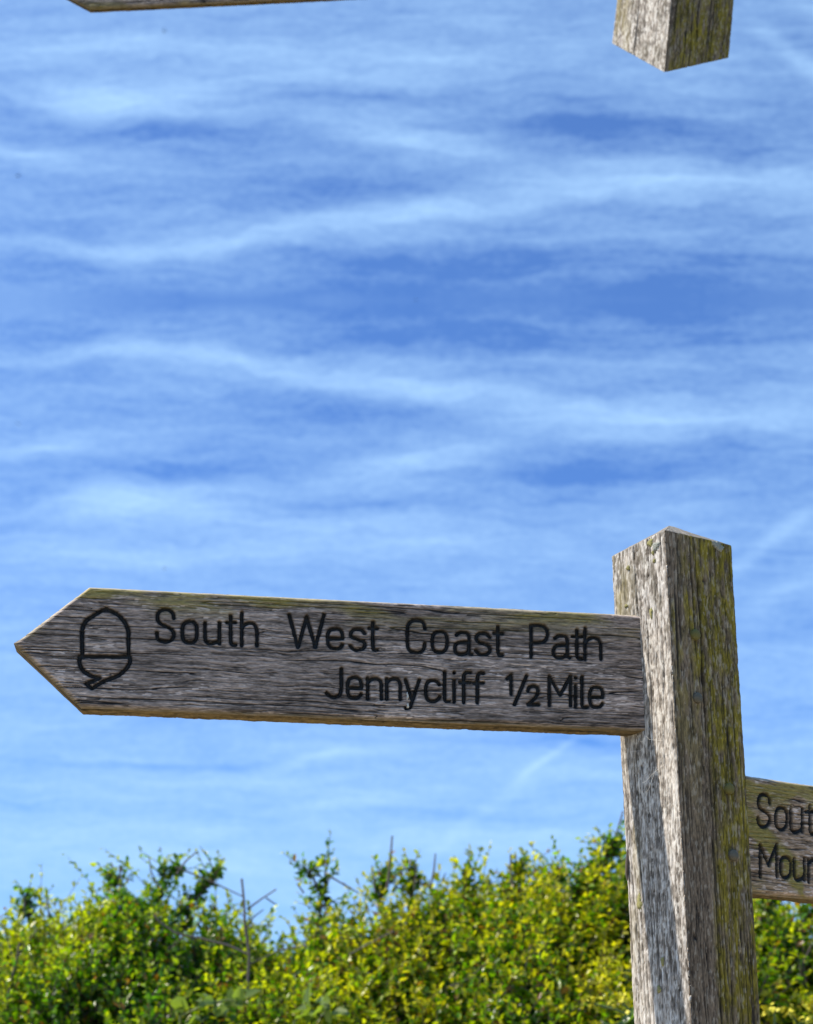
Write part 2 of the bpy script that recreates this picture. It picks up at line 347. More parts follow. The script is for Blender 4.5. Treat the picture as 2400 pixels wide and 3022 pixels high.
def board(name, parent, M, u0, u1, vh, tip, arrow, thick, letters, emblem, res, seed, moss_fn, plane_back=True, rr=.0024, warm=1.0, tint=np.ones(3)):
    """arrow board. local x along the grain, z up from the lower edge, y = into the board (front face y = 0)"""
    Mi = M.inverted(); eye = Mi @ Vector((0, 0, EYE)); R3 = Mi.to_3x3()
    def hit(px):
        d = R3 @ px_dir(*px); t = -eye.y/d.y; q = eye+d*t; return np.array([q.x, q.z])
    tot0, tot1 = (u0-tip, u1) if arrow == 'left' else (u0, u1+tip)
    nu = int((tot1-tot0)/res)+1; nv = int(vh/res)+1
    U, Vv = np.meshgrid(np.linspace(tot0, tot1, nu), np.linspace(0, 1, nv), indexing='ij')
    if arrow == 'left': sc = np.clip(1-(u0-U)/tip*.995, 0, 1); 
    else: sc = np.clip(1-(U-u1)/tip*.995, 0, 1)
    sc = np.minimum(sc, 1); mid = .5*vh
    Z = mid+(Vv-.5)*vh*sc
    a = U.ravel(); c = Z.ravel(); P = np.stack([a, c], 1)
    h, tone, crack, light, lo, s1 = wood_face(a, c, seed, 'board')
    # distance to the outline -> worn arris
    slope = tip/(vh/2); nrm = math.hypot(1, slope)
    de = np.minimum(c, vh-c)
    if arrow == 'left': dt = ((a-tot0)-np.abs(c-mid)*slope)/nrm
    else: dt = ((tot1-a)-np.abs(c-mid)*slope)/nrm
    ed = np.maximum(np.minimum(de, dt), 0)
    ew = .0035+.0035*fbm(a*22, c*22+seed, seed+1, 3)
    bev = np.clip(1-ed/ew, 0, 1); topw = sst(.48, .56, c/vh)
    y = -h+(.0036+.0045*topw)*bev**1.3+.0015*bev*(fbm(a*60, c*60, seed, 3)-.4)
    # colour of silvered oak
    col = lerp((.078, .062, .053), (.40, .325, .285), tone)*tint; col = lerp(col, np.broadcast_to((.74, .62, .56), col.shape), light*.6*sst(.35, .6, lo))
    blot = sst(.50, .70, fbm(a*14, c*150, seed+11, 4)); col = col*(1-.38*blot[:, None])
    col = lerp(col, np.broadcast_to((.012, .011, .012), col.shape), np.clip(crack*1.1, 0, 1))
    mo = moss_fn(a, c, vh, tot0, tot1); mo = np.clip(mo*(.35+1.3*tone), 0, 1)
    col = lerp(col, np.broadcast_to((.22, .185, .035), col.shape), mo*.8)
    col = lerp(col, np.broadcast_to((.50, .43, .31), col.shape), sst(.25, .8, bev)*.8*topw)  # sun on the upper arris painted in as a pale edge
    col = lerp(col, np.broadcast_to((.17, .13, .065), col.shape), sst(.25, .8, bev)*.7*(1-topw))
    # carved strokes
    fid = np.full((nu, nv), -1); gl = []
    for (f, chs, x0, x1, y0, y1) in letters:
        bl, br, tl, tr = hit(f(x0, y1)), hit(f(x1, y1)), hit(f(x0, y0)), hit(f(x1, y0))
        def mp(q, bl=bl, br=br, tl=tl, tr=tr): return (bl*(1-q[0])+br*q[0])*(1-q[1])+(tl*(1-q[0])+tr*q[0])*q[1]
        ps = [[mp(q) for q in st] for st in G[chs]]; gl.append((ps, rr, 'letter'))
    if emblem: gl.append(([[hit(A_(*q)) for q in st] for st in emblem], rr*1.12, 'acorn_emblem'))
    for gi, (ps, r, nm) in enumerate(gl):
        pts = np.array([q for st in ps for q in st]); lo_, hi_ = pts.min(0)-.008, pts.max(0)+.008
        k = np.where((a > lo_[0]) & (a < hi_[0]) & (c > lo_[1]) & (c < hi_[1]))[0]
        segs = [(np.array(st[i]), np.array(st[i+1])) for st in ps for i in range(len(st)-1)]
        d = strokes_dist(P[k], segs); r_ = r*(.95+.14*(vn(a[k]*300, c[k]*300, 3)-.5)*2)
        gr = np.sqrt(np.clip(1-(d/(r_*1.08))**2, 0, 1))
        y[k] += .0044*gr+.0004*sst(r_*1.8, r_, d)
        pa = sst(r_*1.12, r_*.80, d); wear = .85+.3*(fbm(a[k]*140, c[k]*700, 6, 3))
        ink = np.array([.010, .011, .0125])[None, :]*(wear[:, None])
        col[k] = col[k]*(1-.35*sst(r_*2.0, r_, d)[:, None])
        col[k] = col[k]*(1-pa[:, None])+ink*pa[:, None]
        inside = np.zeros(nu*nv, bool); inside[k] = d < r_*1.04
        fid[inside.reshape(nu, nv)] = gi
    V = np.stack([a, y, c], 1)
    idx = np.arange(nu*nv).reshape(nu, nv)
    Q = np.stack([idx[:-1, :-1], idx[1:, :-1], idx[1:, 1:], idx[:-1, 1:]], -1).reshape(-1, 4)
    gidf = fid[:-1, :-1].ravel()
    gc = np.stack([a, c+seed*.37, np.zeros_like(a)], 1)
    # rim, going round the outline: bottom (u up), right end, top (u down), left end
    loop = np.concatenate([idx[:, 0], idx[-1, 1:], idx[-2::-1, -1], idx[0, -2:0:-1]])
    nl = len(loop); base = nu*nv
    deps = np.linspace(.10, 1.0, 9); LV = V[loop]; Vs = [V]; Cs = [col]; Gs = [gc]; 
    cen = np.array([0, 0]); rimQ = []; prev = loop
    la, lc = a[loop], c[loop]
    for j, dp in enumerate(deps):
        hh, tn, ck, lt, l2, _ = wood_face(la+lc*.3, np.full(nl, dp*thick)+seed*.9, seed+3, 'rim')
        inn = .0010*(tn-.5)+.0016*ck+(.0022*max(0, dp-.86)/.14)
        q = LV.copy(); q[:, 1] = np.where(dp*thick > q[:, 1]+.0008, dp*thick, q[:, 1]+.0008)
        q[:, 2] = mid+(q[:, 2]-mid)*(1-inn/(vh*.5))
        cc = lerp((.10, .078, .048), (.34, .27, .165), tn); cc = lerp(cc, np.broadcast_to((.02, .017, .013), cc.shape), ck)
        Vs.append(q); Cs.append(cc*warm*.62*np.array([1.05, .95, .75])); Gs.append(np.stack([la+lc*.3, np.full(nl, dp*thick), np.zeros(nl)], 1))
        cur = base+j*nl+np.arange(nl); rimQ.append(np.stack([prev, np.roll(prev, -1), np.roll(cur, -1), cur], 1)[:, ::-1]); prev = cur
    Va = np.concatenate(Vs); Ca = np.concatenate(Cs); Ga = np.concatenate(Gs)
    body = np.concatenate([Q[gidf < 0]]+rimQ)
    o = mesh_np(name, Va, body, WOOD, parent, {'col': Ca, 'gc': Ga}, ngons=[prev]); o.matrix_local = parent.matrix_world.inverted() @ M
    for gi, (ps, r, nm) in enumerate(gl):
        q = Q[gidf == gi]
        if not len(q): continue
        us, inv = np.unique(q.ravel(), return_inverse=True)
        ch = mesh_np(nm, V[us], inv.reshape(-1, 4), PAINT, o, {'col': col[us]})
    # unused front vertices under the letters stay shared with neighbours
    return o

# ------------------------------------------------------------------ the fingerpost
PSI = 0.5243; PW = 0.1045; P0 = Vector((0.3197, 1.7838, 0)); TOP = EYE+0.6988
rd = np.array([math.cos(PSI), math.sin(PSI)]); ld = np.array([-math.sin(PSI), math.cos(PSI)])

def post(name, parent, w, rows, capfn, seed, colfn, origin=(0, 0), shear=(0, 0), zref=0, detail=.0011, flare=0.0):
    """square post. rows = heights; section corners: near, left, back, right"""
    n = int(w/detail); s = (np.arange(n)+.5)/n
    sb = np.linspace(0, 1, 24, endpoint=False)+1/48
    sides = []   # (start corner, dir, outward normal, params, face id)
    near = np.array([0., 0.]); L = ld*w; Rr = rd*w
    # order counter-clockwise seen from above: near -> right -> back -> left
    sides = [(near, rd, -ld, s, 0), (Rr, ld, rd, sb, 2), (Rr+L, -rd, ld, sb, 3), (L, -ld, -rd, s, 1)]
    px = []; nx = []; al = []; fc = []
    for (st, d, nr, par, f) in sides:
        for t in par: px.append(st+d*t*w); nx.append(nr); al.append(t*w); fc.append(f)
    px = np.array(px); nx = np.array(nx); al = np.array(al); fc = np.array(fc); ncol = len(px)
    nr_ = len(rows); Zr = np.repeat(rows, ncol); A = np.tile(al, nr_); Fc = np.tile(fc, nr_)
    h, tone, crack, light, lo, s1 = wood_face(Zr, A+Fc*.31, seed, 'post')
    cd = np.minimum(A, w-A); rad = .0045+.004*fbm(Zr*14, Fc*3.3+.2, seed, 3)
    rnd = np.clip(1-cd/rad, 0, 1)
    col, dh = colfn(Zr, A, Fc, tone, crack, light, lo, s1, w)
    off = 1.3*h+dh-.0016*rnd**1.7-.0006*rnd*(vn(Zr*120, Fc*2.1, seed)-.2)
    XY = np.tile(px, (nr_, 1))*(1+flare*np.clip(Zr-zref, 0, 9))[:, None]+np.tile(nx, (nr_, 1))*off[:, None]
    Z = capfn(XY, Zr)
    X3 = np.concatenate([XY+np.array(origin)+np.outer(Zr-zref, np.array(shear)), Z[:, None]], 1)
    i = np.arange(nr_*ncol).reshape(nr_, ncol); j = np.roll(i, -1, 1)
    Q = np.stack([i[:-1], j[:-1], j[1:], i[1:]], -1).reshape(-1, 4)
    gc = np.stack([Zr, A+Fc*.31, np.zeros_like(A)], 1)
    return X3, Q, col, gc, i

def post_colour(seed, ztop):
    def f(Z, A, Fc, tone, crack, light, lo, s1, w):
        t = A/w; left = (Fc == 1); right = (Fc == 0)
        tl = 1-t   # left face: A runs from the far-left corner to the near corner
        n1 = fbm(Z*9, A*45+Fc*7, seed+1, 4); n2 = fbm(Z*28, A*90+Fc*5, seed+2, 4); n3 = fbm(Z*60, A*420+Fc, seed+6, 3)
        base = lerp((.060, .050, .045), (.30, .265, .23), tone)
        # left face: sunlight painted in as paler oak
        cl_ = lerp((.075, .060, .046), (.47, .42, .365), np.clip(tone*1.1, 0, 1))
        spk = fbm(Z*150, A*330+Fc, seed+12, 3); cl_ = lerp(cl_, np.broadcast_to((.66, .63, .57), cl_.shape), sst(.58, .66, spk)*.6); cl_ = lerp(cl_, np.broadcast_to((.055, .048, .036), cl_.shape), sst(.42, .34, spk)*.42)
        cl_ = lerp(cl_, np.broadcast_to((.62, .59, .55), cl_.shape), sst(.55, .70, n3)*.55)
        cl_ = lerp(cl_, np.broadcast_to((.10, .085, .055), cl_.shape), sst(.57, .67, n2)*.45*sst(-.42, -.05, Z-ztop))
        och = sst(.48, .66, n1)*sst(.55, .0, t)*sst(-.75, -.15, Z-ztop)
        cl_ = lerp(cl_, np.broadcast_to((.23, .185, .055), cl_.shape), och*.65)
        # right face: shade painted in as darker oak, with algae in vertical runs
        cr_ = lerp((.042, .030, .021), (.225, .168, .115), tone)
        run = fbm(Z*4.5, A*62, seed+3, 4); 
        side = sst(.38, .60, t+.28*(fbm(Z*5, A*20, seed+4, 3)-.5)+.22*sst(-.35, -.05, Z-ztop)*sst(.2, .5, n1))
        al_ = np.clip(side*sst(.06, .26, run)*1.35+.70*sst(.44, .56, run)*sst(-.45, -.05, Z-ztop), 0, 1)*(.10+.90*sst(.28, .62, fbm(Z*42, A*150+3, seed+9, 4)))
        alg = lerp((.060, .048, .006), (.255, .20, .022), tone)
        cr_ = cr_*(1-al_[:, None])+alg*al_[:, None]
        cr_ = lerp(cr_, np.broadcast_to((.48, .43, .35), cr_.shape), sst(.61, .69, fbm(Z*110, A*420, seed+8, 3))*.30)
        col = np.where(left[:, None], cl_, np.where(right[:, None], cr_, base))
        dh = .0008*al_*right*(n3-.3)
        # long drying splits
        def split(face, tt, z0, z1, wd, dp):
            x = (tt+.020*(vn(Z*17+face*9, Z*0, 5)-.5)+.006*(vn(Z*90, Z*0+3, 2)-.5))*w
            m = (Fc == face)*sst(z0, z0+.03, Z)*sst(z1, z1-.03, Z)*np.exp(-((A-x)/wd)**2)
            return m, dp*m
        cr = crack.copy()
        for sp in [(0, .36, ztop-.16, ztop+.1, .0008, .004), (0, .45, ztop-.26, ztop-.04, .0011, .005), (0, .44, ztop-.80, ztop-.36, .0009, .004), (0, .50, ztop-.60, ztop-.3, .0007, .003), (0, .60, ztop-.95, ztop-.52, .0009, .004), (1, .44, ztop-.24, ztop+.1, .0009, .005), (1, .30, ztop-.9, ztop-.5, .0006, .003), (0, .10, ztop-.20, ztop-.06, .0016, .002)]:
            m, d = split(*sp); cr = np.maximum(cr, np.clip(m*1.3, 0, 1)); dh = dh-d
        col = lerp(col, np.broadcast_to((.014, .012, .012), col.shape), np.clip(cr*1.05, 0, 1)*.92)
        return col, dh
    return f

fp = empty('fingerpost', (P0.x, P0.y, 0))
tag(fp, 'weathered grey oak fingerpost rising from the ground with two carved direction boards', 'signpost')
bpy.context.view_layer.update()
rows = np.concatenate([np.linspace(-.35, 1.62, 90, endpoint=False), np.arange(1.62, TOP-.004, .0014), [TOP-.003, TOP-.001, TOP]])
LEAN = (-.0036, -.0019)
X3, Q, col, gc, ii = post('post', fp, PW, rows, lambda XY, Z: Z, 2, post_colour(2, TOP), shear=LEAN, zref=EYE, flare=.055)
# four-way weathered cap
ring = ii[-1]; cen2 = (rd+ld)*PW*1.038/2+np.array(LEAN)*(TOP-EYE); capV = []; capC = []; capG = []; base_n = len(X3); prev = ring; capQ = []
rk = X3[ring]
for k, f in enumerate(np.linspace(0, 1, 14)[1:-1]):
    xy = rk[:, :2]*(1-f)+cen2*f; z = TOP+.035*f+.0012*(fbm(xy[:, 0]*90, xy[:, 1]*90, 3)-.5)*2
    capV.append(np.concatenate([xy, z[:, None]], 1)); capC.append(lerp((.13, .11, .09), (.36, .32, .26), fbm(xy[:, 0]*160, xy[:, 1]*160, 5))); capG.append(np.concatenate([xy, z[:, None]], 1))
    cur = base_n+k*len(ring)+np.arange(len(ring)); capQ.append(np.stack([prev, np.roll(prev, -1), np.roll(cur, -1), cur], 1)); prev = cur
mesh_np('post', np.concatenate([X3]+capV), np.concatenate([Q]+capQ), WOOD, fp, {'col': np.concatenate([col]+capC), 'gc': np.concatenate([gc]+capG)}, ngons=[prev])
post_o = fp.children[0]

def frame(origin, xdir, zdir=(0, 0, 1)):
    x = Vector(xdir).normalized(); z = Vector(zdir); y = z.cross(x).normalized(); z = x.cross(y).normalized()
    return Matrix(((x.x, y.x, z.x, origin[0]), (x.y, y.y, z.y, origin[1]), (x.z, y.z, z.z, origin[2]), (0, 0, 0, 1)))
BETA = .1405; S1 = P0+Vector((ld[0], ld[1], 0))*.0559
M1 = frame((S1.x, S1.y, EYE+.4576), (math.cos(BETA), math.sin(BETA), -.009))
def moss1(a, c, vh, t0, t1):
    top = sst(.045, .0, vh-c)*sst(.42, .62, fbm(a*9, c*40, 3, 3))
    return np.clip(top*.9+.35*sst(.06, .0, a-t0)*sst(.4, .6, fbm(a*30, c*30, 4, 3)), 0, 1)
b1 = board('sign_board', fp, M1, -.6755, .035, .15, .082, 'left', .038, LET1, ACORN, .00072, 5, moss1)
tag(b1, 'left-pointing arrow board carved South West Coast Path, Jennycliff 1/2 Mile')
BETA2 = .5543; S2 = P0+Vector((rd[0], rd[1], 0))*PW+Vector((ld[0], ld[1], 0))*.0478
M2 = frame((S2.x, S2.y, EYE+.2684), (math.cos(BETA2), math.sin(BETA2), 0))
def moss2(a, c, vh, t0, t1):
    d = np.abs((c-.098)+(a-.03)*.75)
    return np.clip(sst(.030, .006, d)*sst(.30, .50, fbm(a*35, c*60, 3, 3))*1.7*sst(.02, .04, a)+.55*sst(.09, .02, a)*sst(.36, .56, fbm(a*40, c*30, 5, 3))+.9*sst(.06, .01, vh-c)*sst(.36, .54, fbm(a*14, c*40, 8, 3)), 0, 1)
b2 = board('sign_board', fp, M2, -.03, .42, .15, .09, 'right', .038, LET2, None, .0009, 9, moss2, tint=np.array([1.12, .98, .76]))
tag(b2, 'right-pointing arrow board carved with the start of two lines, green algae streak')

# bolts through the right face
Cn = Vector((P0.x, P0.y, 0)); nrm_r = Vector((-ld[0], -ld[1], 0))
def hit_plane(px, pt, n):
    o = Vector((0, 0, EYE)); d = disp_dir(*px); q = o+d*((pt-o).dot(n)/d.dot(n))
    if pt is Cn: pt2 = pt+Vector((LEAN[0], LEAN[1], 0))*(q.z-EYE); q = o+d*((pt2-o).dot(n)/d.dot(n))
    return q
def lathe(prof, n=20):
    V = []; Q = []
    for (r, z) in prof:
        for k in range(n): V.append((r*math.cos(2*math.pi*k/n), r*math.sin(2*math.pi*k/n), z))
    for i in range(len(prof)-1):
        for k in range(n): Q.append((i*n+k, i*n+(k+1) % n, (i+1)*n+(k+1) % n, (i+1)*n+k))
    return np.array(V), np.array(Q), list(range((len(prof)-1)*n, len(prof)*n))
bprof = [(.0068, -.004), (.0068, .0026), (.0063, .0036), (.0050, .0047), (.0036, .0054), (.0018, .0058)]
BV, BQ, BN = lathe(bprof)
for k, (px, mt) in enumerate([((1463, 1337), MOSSY), ((1467, 1470), STEEL), ((1534, 1661), MOSSY), ((1542, 1801), STEEL)]):
    p = hit_plane(px, Cn, nrm_r)
    Bv = BV.copy(); Bv[:, 2] += .0009*(fbm(Bv[:, 0]*400+k*9, Bv[:, 1]*400, 4, 3)-.5)*(BV[:, 2] > 0)
    o = mesh_np('bolt', Bv, BQ, mt, fp, ngons=[BN], smooth=True)
    z = nrm_r; x = Vector((0, 0, 1)).cross(z).normalized(); y = z.cross(x)
    mw = Matrix(((x.x, y.x, z.x, p.x), (x.y, y.y, z.y, p.y), (x.z, y.z, z.z, p.z), (0, 0, 0, 1)))
    o.matrix_local = fp.matrix_world.inverted() @ mw
# lichen rosettes
nrm_l = Vector((-rd[0], -rd[1], 0))
def lichen(px, nrm, r, mat, seed, asp=1.0, pt=None, nm='lichen_patch'):
    p = hit_plane(px, pt or Cn, nrm); n = 26; V = [(0, 0, .0016)]; T3 = []; rr_ = random.Random(seed)
    ph = [rr_.random()*6 for _ in range(3)]
    for ring_, (f, z) in enumerate(((.45, .0019), (.8, .0013), (1.0, -.0006))):
        for k in range(n):
            a = 2*math.pi*k/n; q = r*f*(1+(.22*math.sin(3*a+ph[0])+.16*math.sin(7*a+ph[1])+.10*math.sin(11*a+ph[2]))*f+rr_.uniform(-.06, .06))
            V.append((q*math.cos(a), q*math.sin(a)*asp, z+rr_.uniform(-.0005, .0005)))
    for k in range(n): T3.append((0, 1+k, 1+(k+1) % n))
    Q3 = [(1+i*n+k, 1+(i+1)*n+k, 1+(i+1)*n+(k+1) % n, 1+i*n+(k+1) % n) for i in range(2) for k in range(n)]
    o = mesh_np(nm, V, Q3, mat, fp, tris=T3)
    x = Vector((0, 0, 1)).cross(nrm).normalized(); y = nrm.cross(x)
    o.matrix_local = fp.matrix_world.inverted() @ Matrix(((x.x, y.x, nrm.x, p.x), (x.y, y.y, nrm.y, p.y), (x.z, y.z, nrm.z, p.z), (0, 0, 0, 1)))
Z3 = lambda x, y: ((1750+x*.3797)*1712/2400, (1500+y*.3797)*1712/2400)
for k, (x, y, r, m_, asp) in enumerate([(962, 285, .0070, LICHEN_G, .8), (990, 308, .0055, LICHEN_G, .9), (938, 268, .0038, LICHEN_G, .7)]): lichen(Z3(x, y), nrm_r, r, m_, k, asp)
for k, (x, y, r, m_, asp) in enumerate([(448, 268, .0060, LICHEN_Y, .8), (490, 296, .0066, LICHEN_G, .9), (470, 345, .0028, LICHEN_Y, 1), (455, 815, .0026, LICHEN_Y, 2.6), (275, 465, .0036, LICHEN_Y, .8), (262, 760, .0034, LICHEN_Y, .7), (480, 410, .0026, LICHEN_Y, 1)]): lichen(Z3(x, y), nrm_l, r, m_, k+20, asp)
for k, (x, y, r, asp) in enumerate([(485, 1905, .003, 1.6), (340, 1270, .0042, 2.2), (510, 1700, .0024, 2.2)]):
    lichen(((1750+x*.4045)*1712/2400, (2150+y*.4045)*1712/2400), nrm_l, r, LICHEN_Y, 60+k, asp)

WHITE = simple('bird_dropping', (.62, .60, .54), .8, 300, .3)
bn = -Vector((M1[0][1], M1[1][1], M1[2][1])); bp_ = Vector((M1[0][3], M1[1][3], M1[2][3]))
for k, (x, y, r_, asp) in enumerate([(858, 1466, .0011, 4.5), (859, 1486, .0013, 2.2)]): lichen((x, y), bn, r_, WHITE, 80+k, asp, bp_, 'dropping')

# tubes -------------------------------------------------------------------
def tube(pts, radii, n=5):
    pts = [Vector(p) for p in pts]; V = []; Q = []
    for i, p in enumerate(pts):
        d = (pts[min(i+1, len(pts)-1)]-pts[max(i-1, 0)]).normalized()
        x = d.cross(Vector((.3, .5, .81))).normalized(); y = d.cross(x)
        for k in range(n):
            a = 2*math.pi*k/n; V.append(p+x*math.cos(a)*radii[i]+y*math.sin(a)*radii[i])
    for i in range(len(pts)-1):
        for k in range(n): Q.append((i*n+k, i*n+(k+1) % n, (i+1)*n+(k+1) % n, (i+1)*n+k))
    return [tuple(v_) for v_ in V], Q
def join(list_):
    V = []; Q = []
    for (a, b) in list_:
        o = len(V); V += a; Q += [tuple(i+o for i in q) for q in b]
    return V, Q
# old cobweb under the board
web = []
rw = random.Random(5)
cw0 = hit_plane((1372, 1568), Cn, nrm_l)
for k in range(9):
    p = cw0+Vector((rw.uniform(-.02, .0), rw.uniform(-.012, .0), rw.uniform(-.06, .01)))+nrm_l*.003
    q = cw0+Vector((ld[0], ld[1], 0))*rw.uniform(-.035, .03)+Vector((0, 0, rw.uniform(-.05, .012)))+nrm_l*rw.uniform(.001, .012)
    m_ = (p+q)/2-Vector((0, 0, rw.uniform(.002, .014)))+nrm_l*.003
    web.append(tube([p-fp.location, (p+m_)/2-fp.location-Vector((0, 0, .002)), m_-fp.location, q-fp.location], [.00012]*4, 3))
V, Q = join(web); mesh_np('cobweb', V, Q, SILK, fp)

# split-off sliver at the far-left arris
q0 = Vector((ld[0], ld[1], 0))*PW*.965
zs = [at(1325, y, 1.9).z for y in (1862, 1845, 1825, 1805, 1785)]
V, Q = tube([q0+nrm_l*(-.0012+.0016*k)+Vector((0, 0, z)) for k, z in zip((3, 3.2, 2.4, 1.2, 0), zs)], [.0008, .0020, .0024, .0022, .0012], 5)
mesh_np('splinter', V, Q, BARK, fp)

# ------------------------------------------------------------------ the upside-down post and board overhead
YH = 2.30
Ah = at(1399, 152, YH)
def hit_vert(px, pt, d2):                                   # vertical plane through pt along d2
    n = Vector((-d2[1], d2[0], 0)); return hit_plane(px, pt, n)
bestp = None
for ps_ in np.linspace(.25, .9, 131):
    r2 = (math.cos(ps_), math.sin(ps_)); l2 = (-math.sin(ps_), math.cos(ps_))
    ql = hit_vert((1287, 90), Ah, l2); qr = hit_vert((1536, 121), Ah, r2)
    wl = (ql-Ah).to_2d().length; wr = (qr-Ah).to_2d().length
    if bestp is None or abs(wl-wr) < bestp[0]: bestp = (abs(wl-wr), ps_, (wl+wr)/2, ql.z-Ah.z, qr.z-Ah.z)
_, psh, wh, zl, zr = bestp
hp = empty('hanging_post', (Ah.x, Ah.y, Ah.z)); bpy.context.view_layer.update()
tag(hp, 'inverted grey oak post with pointed lower end and plain board, high against the sky', 'signpost')
rd_s, ld_s = rd, ld
rd = np.array([math.cos(psh), math.sin(psh)]); ld = np.array([-math.sin(psh), math.cos(psh)])
rowsH = np.concatenate([np.arange(0, .22, .0014), np.linspace(.22, 1.5, 40)])
def cap_cut(XY, Z):
    k = np.clip(1-Z/1.45, 0, 1); lz = XY@ld/wh*zl+XY@rd/wh*zr
    return Z+lz*k
cf = post_colour(4, .10)
def flipcol(Z, A, Fc, tone, crack, light, lo, s1, w): return cf(-Z+.10, A, Fc, tone, crack, light, lo, s1, w)
# lean so that the arrises run as in the photo
X3, Q, col, gc, ii = post('post', hp, wh, rowsH, cap_cut, 4, flipcol, shear=(.125, -.02))
mesh_np('post', X3, Q, WOOD, hp, {'col': col, 'gc': gc}, ngons=[ii[0][::-1], ii[-1]])
Sh = Vector((Ah.x, Ah.y, 0))+Vector((ld[0], ld[1], 0))*wh*1.12
pa_ = hit_plane((1300, -37), Sh, Vector((0, 1, 0)))
d0 = Vector((0, 0, EYE)); dd = disp_dir(188, 18); pb_ = d0+dd*((pa_.z-EYE)/dd.z)
Lh = (pa_-pb_).length
MH = frame(pa_, (pa_-pb_))
rd, ld = rd_s, ld_s
board('sign_board', hp, MH, -Lh, .06, .20, .15, 'left', .014, [], None, .0016, 12, lambda a, c, vh, t0, t1: .6*sst(.03, 0, c)*sst(.5, .65, fbm(a*9, c*40, 3, 3)))

# ------------------------------------------------------------------ hedge of shrubs
HY = 4.7
OUT = [(-900,1900),(-500,1880),(-250,1920),(-60,1985),(0,1965),(60,1905),(120,1935),(190,1925),(235,1855),(290,1835),(340,1805),(400,1815),(450,1840),(520,1890),(560,1965),(600,1985),(640,1960),(690,1890),(735,1965),(790,1900),(850,1870),(950,1862),(1060,1860),(1110,1850),(1180,1870),(1240,1840),(1290,1815),(1330,1870),(1450,1880),(1590,1890),(1625,1905),(1660,1965),(1712,1935),(1800,1900),(2000,1870),(2300,1900),(2700,1880)]
ox = np.array([at(x, y, HY).x for x, y in OUT]); oz = np.array([at(x, y, HY).z for x, y in OUT])
def Htop(x): return np.interp(x, ox, oz)
def leaf_block(pos, dirv, nrm_, size, wid, col):
    """folded pointed leaves, 6 vertices / 2 quads each"""
    n = len(pos); side = np.cross(dirv, nrm_); side /= np.linalg.norm(side, axis=1)[:, None]+1e-9
    up = np.cross(side, dirv)
    L = size[:, None]; Wd = (size*wid)[:, None]
    b = pos; t = pos+dirv*L-up*L*.12; m1 = pos+dirv*L*.38; m2 = pos+dirv*L*.74-up*L*.03
    V = np.stack([b, m1+side*Wd*.5+up*Wd*.22, m2+side*Wd*.36+up*Wd*.16, t, m2-side*Wd*.36+up*Wd*.16, m1-side*Wd*.5+up*Wd*.22], 1)
    i = np.arange(n)[:, None]*6
    Q = np.concatenate([i+np.array([[0, 1, 2, 3]]), i+np.array([[0, 3, 4, 5]])])
    return V.reshape(-1, 3), Q, np.repeat(col, 6, 0)
def unit(a): return a/(np.linalg.norm(a, axis=1)[:, None]+1e-9)
def sprays(base, direc, length, n_leaf, size, pal, seed, curl=.35, spread=1.0, bias=None):
    """leafy shoots: arrays of shoots -> leaves + twig tubes"""
    r = np.random.default_rng(seed); S = len(base)
    bend = r.normal(0, curl, (S, 3)); bend[:, 2] = np.abs(bend[:, 2])*.5
    cnt = np.maximum(3, (n_leaf*length/length.mean()).astype(int)); sid = np.repeat(np.arange(S), cnt)
    k = np.concatenate([np.arange(c)/c for c in cnt]); t = np.clip(.08+.95*k+r.normal(0, .03, len(k)), 0, 1.02)
    def pt(s, tt): return base[s]+direc[s]*(length[s]*tt)[:, None]+bend[s]*(length[s]*tt*tt)[:, None]
    p = pt(sid, t); tang = unit(direc[sid]+2*bend[sid]*t[:, None])
    ang = np.arange(len(sid))*2.4+r.random(len(sid))*1.2
    ref = unit(np.cross(tang, r.normal(0, 1, (len(sid), 3)))); ref2 = np.cross(tang, ref)
    out = ref*np.cos(ang)[:, None]+ref2*np.sin(ang)[:, None]
    d = unit(out*spread+tang*(.35+.75*t)[:, None]+np.array([0, 0, .12])+r.normal(0, .18, (len(sid), 3)))
    nn = unit(np.array([0, 0, 1.0])+.5*tang+r.normal(0, .55, (len(sid), 3)))
    sz = size*(.65+.7*r.random(len(sid)))*(1.05-.35*t)
    dark, mid_, tip = [np.array(c) for c in pal]
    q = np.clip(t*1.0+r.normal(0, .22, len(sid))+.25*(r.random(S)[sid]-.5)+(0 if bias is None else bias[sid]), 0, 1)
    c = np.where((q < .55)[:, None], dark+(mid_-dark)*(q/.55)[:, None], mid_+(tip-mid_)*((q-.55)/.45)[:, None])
    c = c*(.55+.9*r.random(len(sid)))[:, None]
    bz = r.random(len(sid)) < .045; c[bz] = np.array([.20, .10, .025])*(.7+.6*r.random(bz.sum()))[:, None]
    LV, LQ, LC = leaf_block(p, d, nn, sz, .50+.18*r.random(len(sid)).mean(), c)
    # twigs: 3-sided, 4 stations
    st = np.array([0, .35, .7, 1.0]); rad = np.array([.0022, .0018, .0013, .0007]); TV = []; allS = np.arange(S)
    x = unit(np.cross(direc, r.normal(0, 1, (S, 3)))); y = np.cross(direc, x)
    for j, s_ in enumerate(st):
        pp = pt(allS, np.full(S, s_))
        for a in (0, 2.094, 4.189): TV.append(pp+(x*math.cos(a)+y*math.sin(a))*rad[j])
    TV = np.stack(TV, 1).reshape(-1, 3); i = np.arange(S)[:, None]*12; TQ = []
    for j in range(3):
        for a in range(3): TQ.append(i+np.array([[j*3+a, j*3+(a+1) % 3, (j+1)*3+(a+1) % 3, (j+1)*3+a]]))
    return (LV, LQ, LC), (TV, np.concatenate(TQ))

